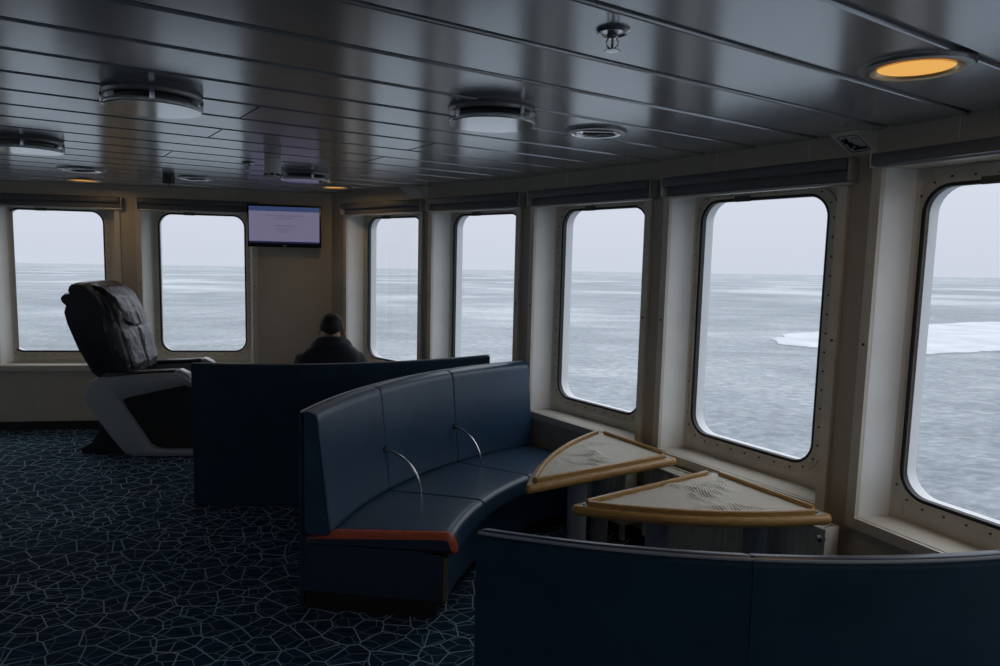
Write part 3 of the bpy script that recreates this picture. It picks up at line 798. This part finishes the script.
# ------------------------------------------------------------------ radiators
def radiator(i, s0, s1, label):
    L = s1-s0; c = on(i, (s0+s1)/2, -.10); t_ = (PTS[i+1]-PTS[i]).normalized(); ang = math.atan2(t_.y, t_.x)
    root = thing('panel_radiator', label, 'radiator', (c.x, c.y, 0), ang, 'cream panel radiators')
    b = MB(); z0, z1 = .13, .512
    n = int(L/.033); vs = []; prof = []
    for k in range(n+1):
        x = -L/2+L*k/n
        for dx, dy in ((0, 0), (.008, -.007), (.020, -.007), (.027, 0)):
            if x+dx < L/2: prof.append((x+dx, -.038+dy))
    prof.append((L/2, -.038))
    for y_s in (1, -1):
        vs = [(x, y*y_s, z0) for x, y in prof]+[(x, y*y_s, z1) for x, y in prof]; m_ = len(prof)
        b.add(vs, [[k, k+1, m_+k+1, m_+k] for k in range(m_-1)])
    b.box((0, -.040, z1), (L, .014, .022), bev=.005); b.box((0, -.040, z0), (L, .014, .022), bev=.005)
    b.box((0, .040, z1), (L, .014, .022), bev=.005)
    b.build('panel', M['radiator'], root, smooth=30)
    b = MB()
    for k in range(int(L/.016)): b.box((-L/2+.012+k*.016, 0, z1+.005), (.007, .066, .004))
    b.box((0, -.036, z1+.007), (L, .008, .010)); b.box((0, .036, z1+.007), (L, .008, .010)); b.build('top_grille', M['radiator'], root, smooth=0)
    for sx in (-1, 1):
        b = MB(); b.box((sx*(L/2+.001), 0, (z0+z1)/2+.004), (.004, .094, z1-z0+.016), bev=.0015); b.build('side_cover', M['radiator'], root)
    b = MB(); b.tube([(L/2-.004, -.046, z1-.03), (L/2-.004, -.075, z1-.03)], .010, 12); b.lathe([(0, 0), (.012, .002), (.014, .012), (.010, .022), (0, .024)], (L/2-.004, -.070, z1-.034), 12); b.build('bleed_valve', M['chrome'], root)
    for sx in (-1, 1):
        b = MB(); b.box((sx*(L/2-.08), .03, z0/2), (.03, .02, z0)); b.build('foot', M['radiator'], root)
radiator(4, .10, 1.150, 'cream panel radiator with a bright bleed valve below the window with the ice tongue')
radiator(3, .80, 1.12, 'cream panel radiator half hidden behind the table beside the bench seat')

# ------------------------------------------------------------------ massage chair
mc = thing('massage_chair', 'black leather massage recliner with grey plastic side shells in front of the first window', 'recliner', (-2.65, 5.70, 0), D(6))
def xz_loft(mb, poly, ys, fn, mi=0):
    """poly in (x, z); sections across y, each scaled by fn(y) about the centroid"""
    n = len(poly); cx = sum(p[0] for p in poly)/n; cz = sum(p[1] for p in poly)/n; vs = []
    for y in ys:
        k = fn(y)
        if isinstance(k, tuple): k, dx, dz = k
        else: dx = dz = 0
        vs += [(cx+(x-cx)*k+dx, y, cz+(z-cz)*k+dz) for x, z in poly]
    fs = [[a*n+j, a*n+(j+1) % n, (a+1)*n+(j+1) % n, (a+1)*n+j] for a in range(len(ys)-1) for j in range(n)] + [list(range(n)), [(len(ys)-1)*n+j for j in range(n)]]
    mb.add(vs, fs, mi)
def smooth_poly(pts, it=2):
    for _ in range(it):
        out = []
        for k in range(len(pts)):
            p, q = Vector(pts[k]), Vector(pts[(k+1) % len(pts)]); out += [tuple(p.lerp(q, .25)), tuple(p.lerp(q, .75))]
        pts = out
    return pts
SHELL = [(-.535, .44), (-.535, .500), (-.48, .600), (-.40, .618), (-.056, .648), (.128, .657), (.20, .632), (.285, .56), (.24, .545), (.20, .562), (-.02, .512), (-.23, .462), (-.275, .438), (-.262, .400), (-.20, .30), (-.075, .095), (-.02, .062), (.06, .052), (.52, .052), (.55, .03), (.52, .004), (-.19, .004), (-.255, .03), (-.362, .171), (-.475, .345)]
SHELLS = roundpoly(SHELL, [.06, .05, .07, .03, .03, .03, .03, .02, .02, .02, .0, .02, .02, .02, 0, .03, .03, .02, .015, .01, .01, .04, .04, .02, .04], 4)
for sy in (-1, 1):
    y0 = sy*.372; y1 = sy*.29
    m_ = MB(); Pn = SHELLS; n = len(Pn)
    secs = [(y0, .006), (y0-sy*.003, .002), (y0-sy*.008, .0), (y1, .0)]
    vs = []
    for y, d in secs:
        q = inset(Pn, d); vs += [(x, y, z) for x, z in q]
    fs = [[a*n+j, a*n+(j+1) % n, (a+1)*n+(j+1) % n, (a+1)*n+j] for a in range(3) for j in range(n)] + [list(range(n)), [3*n+j for j in range(n)]]
    m_.add(vs, fs); sh = m_.build('side_shell', M['grey_shell'], mc, smooth=50)
    m_ = MB(); pan = [(-.35, .40), (-.16, .53), (.15, .60), (.40, .56), (.50, .40), (.50, .03), (-.12, .03)]
    for v in ([(x, sy*.318, z) for x, z in pan],): m_.add(v+[(x, sy*.295, z) for x, z in pan], [list(range(7)), list(range(7, 14))]+[[k, (k+1) % 7, 7+(k+1) % 7, 7+k] for k in range(7)])
    m_.build('side_infill', M['black'], sh, smooth=0)
    m_ = MB(); pad = roundpoly([(-.46, .612), (-.40, .652), (.12, .680), (.17, .665), (.13, .640), (-.05, .630)], [.01, .02, .02, .015, .01, 0], 4)
    xz_loft(m_, pad, [sy*(.345-.09*k/8) for k in range(9)], lambda y: .6+.4*math.sqrt(max(0, 1-((abs(y)-.30)/.046)**2))); m_.build('arm_pad', M['leather_matte'], mc, smooth=60)
    m_ = MB(); tip = roundpoly([(.10, .668), (.16, .686), (.215, .655), (.275, .585), (.25, .57), (.17, .635)], [.01, .02, .02, .01, .01, .01], 4)
    xz_loft(m_, tip, [sy*(.350-.085*k/6) for k in range(7)], lambda y: .75+.25*math.sqrt(max(0, 1-((abs(y)-.3075)/.0435)**2))); m_.build('arm_tip', M['silver'], mc, smooth=60)
m_ = MB(); bs = roundpoly([(-.60, .0), (-.605, .055), (-.55, .085), (-.49, .19), (-.455, .33), (-.30, .42), (.30, .42), (.40, .10), (.45, .06), (.45, 0)], [.01, .02, .04, .06, .05, .03, .03, .05, .02, 0], 4)
xz_loft(m_, bs, [-.27, -.262, -.25, .25, .262, .27], lambda y: 1 if abs(y) < .255 else (.985 if abs(y) < .265 else .96)); m_.build('base', M['black'], mc, smooth=40)
def sup(y, w, lo=.55, p=2.6): return lo+(1-lo)*max(0, 1-(abs(y)/w)**p)**(1/p)
rear = [(-.40, .55), (-.49, .62), (-.592, .816), (-.668, 1.02), (-.688, 1.11), (-.672, 1.165), (-.70, 1.19), (-.712, 1.225), (-.685, 1.252), (-.64, 1.256), (-.652, 1.285), (-.64, 1.322), (-.60, 1.335), (-.54, 1.33)]
seam = [(-.44, 1.235), (-.37, 1.10), (-.325, .98), (-.30, .84), (-.26, .70), (-.25, .58)]
m_ = MB(); xz_loft(m_, roundpoly(rear+seam, [.03, .04, .05, .05, .03, .012, .015, .02, .015, .008, .015, .02, .02, .02, .05, .05, .04, .04, .04, .02], 4), [(-.315+.63*k/24) for k in range(25)], lambda y: sup(y, .318, .88, 5)); m_.build('back_shell', M['leather_matte'], mc, smooth=60)
def puff(mb_poly, w, lo, name, mat_, amp, ny=36, p=3.0):
    m_ = MB(); xz_loft(m_, mb_poly, [(-w+2*w*k/ny) for k in range(ny+1)], lambda y: sup(y, w*1.01, lo, p))
    # creases: quilting lines and wrinkles
    out = []
    for x, y, z in m_.v:
        q = mnoise.noise(Vector((x*5, y*7, z*13)))*.7 + mnoise.noise(Vector((x*9+z*14, y*8+3, z*18)))*.5
        ch = -.010*math.exp(-((y)/.02)**2) - .012*math.exp(-((z-.985)/.018)**2)
        out.append((x+amp*q+ch*1.2, y, z+amp*.3*q))
    m_.v = out; return m_.build(name, mat_, mc, smooth=70)
front = [(-.53, 1.285), (-.45, 1.275), (-.365, 1.21), (-.31, 1.105), (-.27, .985), (-.27, .965), (-.25, .90), (-.232, .80), (-.205, .70), (-.20, .64), (-.22, .595)]
cush = roundpoly(front+[(-.27, .58), (-.29, .70), (-.33, .84), (-.355, .98), (-.40, 1.10), (-.47, 1.235)], [.03, .04, .05, .05, .02, .02, .04, .05, .04, .03, .03]+[.02]*6, 6)
puff(cush, .262, .70, 'back_cushion', M['leather'], .012)
# side bolsters of the backrest
for sy in (-1, 1):
    m_ = MB(); pts = [(-.27, sy*.25, .60), (-.29, sy*.262, .72), (-.33, sy*.268, .86), (-.365, sy*.266, 1.0), (-.42, sy*.255, 1.13), (-.49, sy*.235, 1.235), (-.55, sy*.21, 1.28)]
    m_.tube(pts, [.040, .056, .060, .058, .054, .045, .02], 20)
    m_.v = [(x+.012*mnoise.noise(Vector((x*8, y*8, z*30))), y+.010*mnoise.noise(Vector((x*9+5, y*8, z*34))), z) for x, y, z in m_.v]
    m_.build('side_bolster', M['leather'], mc, smooth=70)
pad = [(-.655, 1.325), (-.56, 1.330), (-.44, 1.300), (-.345, 1.215), (-.285, 1.10), (-.258, 1.0), (-.28, .98), (-.32, 1.045), (-.38, 1.165), (-.465, 1.255), (-.555, 1.292), (-.64, 1.308)]
m_ = MB(); xz_loft(m_, roundpoly(pad, [.01, .03, .05, .05, .05, .02, .02, .04, .05, .05, .03, .01], 5), [(-.215+.43*k/26) for k in range(27)], lambda y: (sup(y, .218, .55, 2.8), 0, .035*(1-sup(y, .218, .0, 2.5))))
m_.v = [(x+.007*mnoise.noise(Vector((x*7, y*16, z*8)))-.006*math.exp(-((y)/.012)**2), y, z+.004*mnoise.noise(Vector((x*7+2, y*16, z*8)))) for x, y, z in m_.v]
m_.build('head_pad', M['leather'], mc, smooth=70)
m_ = MB(); st = roundpoly([(-.26, .42), (-.24, .53), (.18, .545), (.24, .50), (.22, .42)], [.02, .04, .05, .05, .02], 5)
xz_loft(m_, st, [(-.25+.5*k/16) for k in range(17)], lambda y: sup(y, .253, .8, 4)); m_.build('seat_cushion', M['leather'], mc, smooth=60)
m_ = MB(); lr = roundpoly([(.26, .50), (.34, .50), (.50, .14), (.42, .10), (.27, .40)], [.04, .04, .04, .03, .03], 5)
xz_loft(m_, lr, [(-.24+.48*k/16) for k in range(17)], lambda y: sup(y, .243, .8, 4)); m_.build('leg_rest', M['leather'], mc, smooth=60)
for sy in (-1, 1):
    m_ = MB(); m_.tube([(-.585, sy*.25-.0, .028), (-.585, sy*.275, .028)], .028, 16); m_.build('caster', M['black'], mc)

# ------------------------------------------------------------------ seated person
# local frame: +y = facing direction, origin on the floor under the hips
pc = Vector((-1.755, 6.713)); pa = D(287.6); pr = 1.98
pos = pc + Vector((math.cos(pa), math.sin(pa)))*pr
face_dir = (pc-pos).normalized(); prz = math.atan2(face_dir.y, face_dir.x)-PI/2 + D(-6)
person = thing('person', 'person with short dark hair and black jacket, seen from behind, sitting on the far bench', 'person', (pos.x, pos.y, 0), prz)
def skinned(name, nodes, edges, m_, parent, sub=2):
    me = bpy.data.meshes.new(name); keys = list(nodes); me.from_pydata([nodes[k][0] for k in keys], [(keys.index(a), keys.index(b)) for a, b in edges], [])
    o = bpy.data.objects.new(name, me); COL.objects.link(o); o.parent = parent
    md = o.modifiers.new('skin', 'SKIN'); md.use_smooth_shade = True
    for k, key in enumerate(keys):
        r = nodes[key][1]; r = r if isinstance(r, tuple) else (r, r)
        me.skin_vertices[0].data[k].radius = r; me.skin_vertices[0].data[k].use_root = (k == 0)
    ms = o.modifiers.new('sub', 'SUBSURF'); ms.levels = sub; ms.render_levels = sub
    me.materials.append(m_); return o
HZ = .10   # lean: head forward of the hips
N = {'pel': ((0, 0, .46), (.13, .10)), 'belly': ((0, -.05, .60), (.12, .09)), 'chest': ((0, -.055, .78), (.135, .095)), 'neckb': ((0, -.02, .915), (.06, .06)), 'neck': ((0, .015, .990), (.066, .066)),
     'skull': ((0, .045, 1.062), (.100, .110)), 'crown': ((0, .045, 1.12), (.055, .068)), 'jaw': ((0, .085, 1.02), (.062, .05)), 'nose': ((0, .142, 1.055), (.012, .012))}
E_ = [('pel', 'belly'), ('belly', 'chest'), ('chest', 'neckb'), ('neckb', 'neck'), ('neck', 'skull'), ('skull', 'crown'), ('skull', 'jaw'), ('skull', 'nose')]
for sx, n_ in ((-1, 'l'), (1, 'r')):
    N[n_+'sh'] = ((sx*.165, -.045, .855), .055); N[n_+'el'] = ((sx*.225, .03, .62), .042); N[n_+'wr'] = ((sx*.10, .25, .58), .028); N[n_+'pa'] = ((sx*.075, .31, .585), (.034, .018))
    N[n_+'hip'] = ((sx*.10, .06, .46), .085); N[n_+'kn'] = ((sx*.14, .46, .47), .060); N[n_+'an'] = ((sx*.14, .50, .10), .042); N[n_+'to'] = ((sx*.15, .62, .04), .035)
    E_ += [('chest', n_+'sh'), (n_+'sh', n_+'el'), (n_+'el', n_+'wr'), (n_+'wr', n_+'pa'), ('pel', n_+'hip'), (n_+'hip', n_+'kn'), (n_+'kn', n_+'an'), (n_+'an', n_+'to')]
    for f, (dx, ln) in enumerate(((-.026, .060), (-.009, .070), (.009, .066), (.026, .052))):
        x = sx*(.075)+dx
        N[n_+'f%da' % f] = ((x, .345, .588), .009); N[n_+'f%db' % f] = ((x, .345+ln*.5, .580), .0085); N[n_+'f%dc' % f] = ((x, .345+ln*.8, .562), .0075)
        E_ += [(n_+'pa', n_+'f%da' % f), (n_+'f%da' % f, n_+'f%db' % f), (n_+'f%db' % f, n_+'f%dc' % f)]
    N[n_+'t1'] = ((sx*.075-sx*.042, .315, .60), .010); N[n_+'t2'] = ((sx*.075-sx*.055, .345, .604), .009)
    E_ += [(n_+'pa', n_+'t1'), (n_+'t1', n_+'t2')]
skinned('body', N, E_, M['skin'], person)
# hair, ears and eyes
hm = MB(); seg = 28; vs = []; rows = 14
for a in range(rows+1):
    th = PI*.585*a/rows
    for k in range(seg):
        ph = 2*PI*k/seg; lift = 1
        fr = max(0, math.sin(ph))      # front of the head: hairline stays higher
        t_ = th*(1-.38*fr+.13*max(0, -math.sin(ph))**6)
        r = 1+.02*mnoise.noise(Vector((math.cos(ph)*4, math.sin(ph)*4, th*5)))
        vs.append((.082*r*math.sin(t_)*math.cos(ph), .038+.098*r*math.sin(t_)*math.sin(ph), 1.094+.094*r*math.cos(t_)))
hm.add(vs, [[a*seg+k, a*seg+(k+1) % seg, (a+1)*seg+(k+1) % seg, (a+1)*seg+k] for a in range(rows) for k in range(seg)])
hm.build('hair', M['hair'], person, smooth=180)
for sx in (-1, 1):
    e = MB(); e.lathe([(0, .008), (.012, .012), (.020, .006), (.021, -.004), (.010, -.008), (0, -.006)], (0, 0, 0), 20)
    rot = Matrix.Rotation(sx*1.15, 3, 'Y')
    e.v = [tuple(Vector((sx*.081, .050, 1.050)) + rot @ Vector((x*.7, y, z)) + Vector((0, 0, y*0))) for x, y, z in e.v]
    e.v = [(x, y, 1.050+(z-1.050)*1.35) for x, y, z in e.v]
    e.build('ear', M['skin'], person, smooth=60)
    e = MB(); e.lathe([(0, .012), (.008, .009), (.012, 0), (.008, -.009), (0, -.012)], (sx*.030, .118, 1.068), 12); e.build('eye', M['offwhite'], person)
# jacket: torso loft with a turned-up collar, and sleeves
jk = MB(); secs = [(-.035, .44, .175, .135), (-.055, .52, .185, .135), (-.065, .64, .195, .130), (-.070, .74, .215, .130), (-.066, .81, .232, .126), (-.060, .860, .232, .118), (-.052, .895, .222, .110), (-.044, .925, .196, .104), (-.034, .950, .168, .098), (-.022, .970, .140, .094), (-.012, .99, .115, .09), (.000, 1.01, .09, .084)]
sg = 32; vs = []
for (cy_, z, rx, ry) in secs:
    for k in range(sg):
        a = 2*PI*k/sg; c, s = math.cos(a), math.sin(a); e = 2/2.5
        x = rx*abs(c)**e*(1 if c >= 0 else -1); y = ry*abs(s)**e*(1 if s >= 0 else -1)
        q = .008*mnoise.noise(Vector((x*9, y*9, z*14)))
        vs.append((x*(1+q*3), cy_+y*(1+q*4), z))
jk.add(vs, [[a*sg+k, a*sg+(k+1) % sg, (a+1)*sg+(k+1) % sg, (a+1)*sg+k] for a in range(len(secs)-1) for k in range(sg)] + [list(range(sg))])
jacket = jk.build('jacket', M['jacket'], person, smooth=180)
cl = MB(); vs = []
cs = [(.935, .146, .112), (.960, .142, .114), (.985, .134, .112), (1.005, .122, .104), (1.018, .104, .094), (1.022, .092, .086), (1.010, .084, .080), (.98, .080, .080)]
for z, rx, ry in cs:
    for k in range(sg):
        a = 2*PI*k/sg; x, y = rx*math.cos(a), ry*math.sin(a); q = 1+.05*mnoise.noise(Vector((x*14, y*14, z*10)))
        vs.append((x*q, -.006+y*q, z-.02*math.sin(a)))
cl.add(vs, [[a*sg+k, a*sg+(k+1) % sg, (a+1)*sg+(k+1) % sg, (a+1)*sg+k] for a in range(len(cs)-1) for k in range(sg)])
cl.build('collar', M['jacket'], jacket, smooth=180)
for sx in (-1, 1):
    sl = MB(); sl.tube([(sx*.12, -.055, .895), (sx*.168, -.052, .868), (sx*.198, -.035, .79), (sx*.232, 0, .69), (sx*.235, .04, .62), (sx*.19, .13, .592), (sx*.115, .235, .578)], [.060, .076, .072, .066, .062, .054, .042], 20)
    sl.v = [(x+.008*mnoise.noise(Vector((x*12, y*12, z*22))), y+.008*mnoise.noise(Vector((x*12+4, y*12, z*22))), z) for x, y, z in sl.v]
    sl.build('sleeve', M['jacket'], jacket, smooth=180)
NT = {'p': ((0, 0, .465), (.155, .10))}; ET = []
for sx, n_ in ((-1, 'l'), (1, 'r')):
    NT[n_+'h'] = ((sx*.105, .08, .470), .100); NT[n_+'k'] = ((sx*.14, .46, .478), .073); NT[n_+'a'] = ((sx*.14, .50, .13), .062); ET += [('p', n_+'h'), (n_+'h', n_+'k'), (n_+'k', n_+'a')]
skinned('trousers', NT, ET, M['trouser'], person)
for sx in (-1, 1):
    s_ = MB(); s_.box((sx*.145, .555, .045), (.095, .27, .088), bev=.03); s_.build('shoe', M['black'], person, smooth=180)

# ------------------------------------------------------------------ sea and ice
ns = Vector((-.0088405, .01786048, .9998014)); q = Vector((0, 0, 1)).rotation_difference(ns)
sm = MB(); RR = 30000; rg = [(RR*math.cos(2*PI*k/96), RR*math.sin(2*PI*k/96), 0) for k in range(96)]
sm.add(rg, [list(range(96))]); so = sm.build('sea', M['sea'], smooth=0); so.location = (0, 0, -12); so.rotation_mode = 'QUATERNION'; so.rotation_quaternion = q
tag(so, 'grey winter sea covered with slush and drifting ice, reaching the horizon', 'sea', kind='structure')
def floe(pts, label, thick=.5, n=90):
    c = sum((Vector(p) for p in pts), Vector((0, 0)))/len(pts)
    loop = smooth_poly(pts, 4); out = []
    for x, y in loop:
        k = 1+.10*mnoise.noise(Vector((x*.03, y*.03, 1)))+.07*mnoise.noise(Vector((x*.13, y*.13, 4)))+.03*mnoise.noise(Vector((x*.5, y*.5, 9)))
        out.append(((x-c.x)*k, (y-c.y)*k))
    m_ = MB(); i2 = inset(out, -.6 if False else .8); nn_ = len(out)
    vs = [(x, y, -.3) for x, y in out]+[(x, y, thick*.6) for x, y in out]+[(x, y, thick) for x, y in i2]
    m_.add(vs, [list(range(nn_))[::-1], list(range(2*nn_, 3*nn_))]+[[a*nn_+j, a*nn_+(j+1) % nn_, (a+1)*nn_+(j+1) % nn_, (a+1)*nn_+j] for a in (0, 1) for j in range(nn_)])
    o = m_.build('ice_floe', M['ice'], smooth=60); w = Vector((0, 0, -12)) + q @ Vector((c.x, c.y, 0)); o.location = w; o.rotation_mode = 'QUATERNION'; o.rotation_quaternion = q
    return tag(o, label, 'ice floe')
FLOE = [(57, 146), (68, 160), (84, 174), (104, 186), (130, 204), (165, 215), (180, 195), (150, 165), (118, 142), (92, 127), (74, 121), (62, 124), (56, 133)]
floe(FLOE, 'large white snow-covered ice floe drifting beyond the window above the tables')

# ------------------------------------------------------------------ sky
w = bpy.data.worlds.new('overcast_sky'); scn.world = w; w.use_nodes = True; nt = w.node_tree; nt.nodes.clear()
o_ = nt.nodes.new('ShaderNodeOutputWorld'); bg = nt.nodes.new('ShaderNodeBackground'); tc = nt.nodes.new('ShaderNodeTexCoord'); sp = nt.nodes.new('ShaderNodeSeparateXYZ')
nt.links.new(tc.outputs['Generated'], sp.inputs[0]); r = nt.nodes.new('ShaderNodeValToRGB'); el = r.color_ramp.elements
el[0].position = 0; el[0].color = (.65, .69, .78, 1); el[1].position = 1.0; el[1].color = (2.1, 2.2, 2.35, 1); e = el.new(.12); e.color = (.72, .745, .845, 1); e = el.new(.3); e.color = (1.12, 1.17, 1.28, 1); e = el.new(.5); e.color = (1.4, 1.48, 1.6, 1)
nt.links.new(sp.outputs[2], r.inputs['Fac']); nt.links.new(r.outputs['Color'], bg.inputs['Color']); bg.inputs['Strength'].default_value = 1.0
nt.links.new(bg.outputs[0], o_.inputs[0])

# ------------------------------------------------------------------ lamps the room has
def lamp(x, y, e, size, col=(1, .66, .34), z=ZC-.03):
    l = bpy.data.lights.new('downlight_glow', 'AREA'); l.shape = 'DISK'; l.size = size; l.energy = e; l.color = col
    o = bpy.data.objects.new('downlight_glow', l); COL.objects.link(o); o.location = (x, y, z); o['kind'] = 'structure'; return o
LAMP = 1.0
lamp(1.091, 1.952, 1.2*LAMP, .15, (1, .6, .27))
lamp(-3.336, 5.713, .8*LAMP, .15)
lamp(-1.359, 5.795, .8*LAMP, .15)

# ------------------------------------------------------------------ camera
F = 707.24; PIT = .106913; ROL = .024092
fw = Vector((0, math.cos(PIT), -math.sin(PIT))); r0 = Vector((1, 0, 0)); u0 = r0.cross(fw)
rt = r0*math.cos(ROL)+u0*math.sin(ROL); up = -r0*math.sin(ROL)+u0*math.cos(ROL)
cd = bpy.data.cameras.new('camera'); cam = bpy.data.objects.new('camera', cd); COL.objects.link(cam)
cam.matrix_world = Matrix(((rt.x, up.x, -fw.x, 0), (rt.y, up.y, -fw.y, 0), (rt.z, up.z, -fw.z, H_EYE), (0, 0, 0, 1)))
cd.sensor_width = 36; cd.lens = F/1000*36; cd.clip_start = .05; cd.clip_end = 100000
scn.camera = cam
vs_ = scn.view_settings; vs_.view_transform = 'Standard'; vs_.look = 'None'; vs_.gamma = 1; vs_.use_curve_mapping = False; vs_.exposure = 0
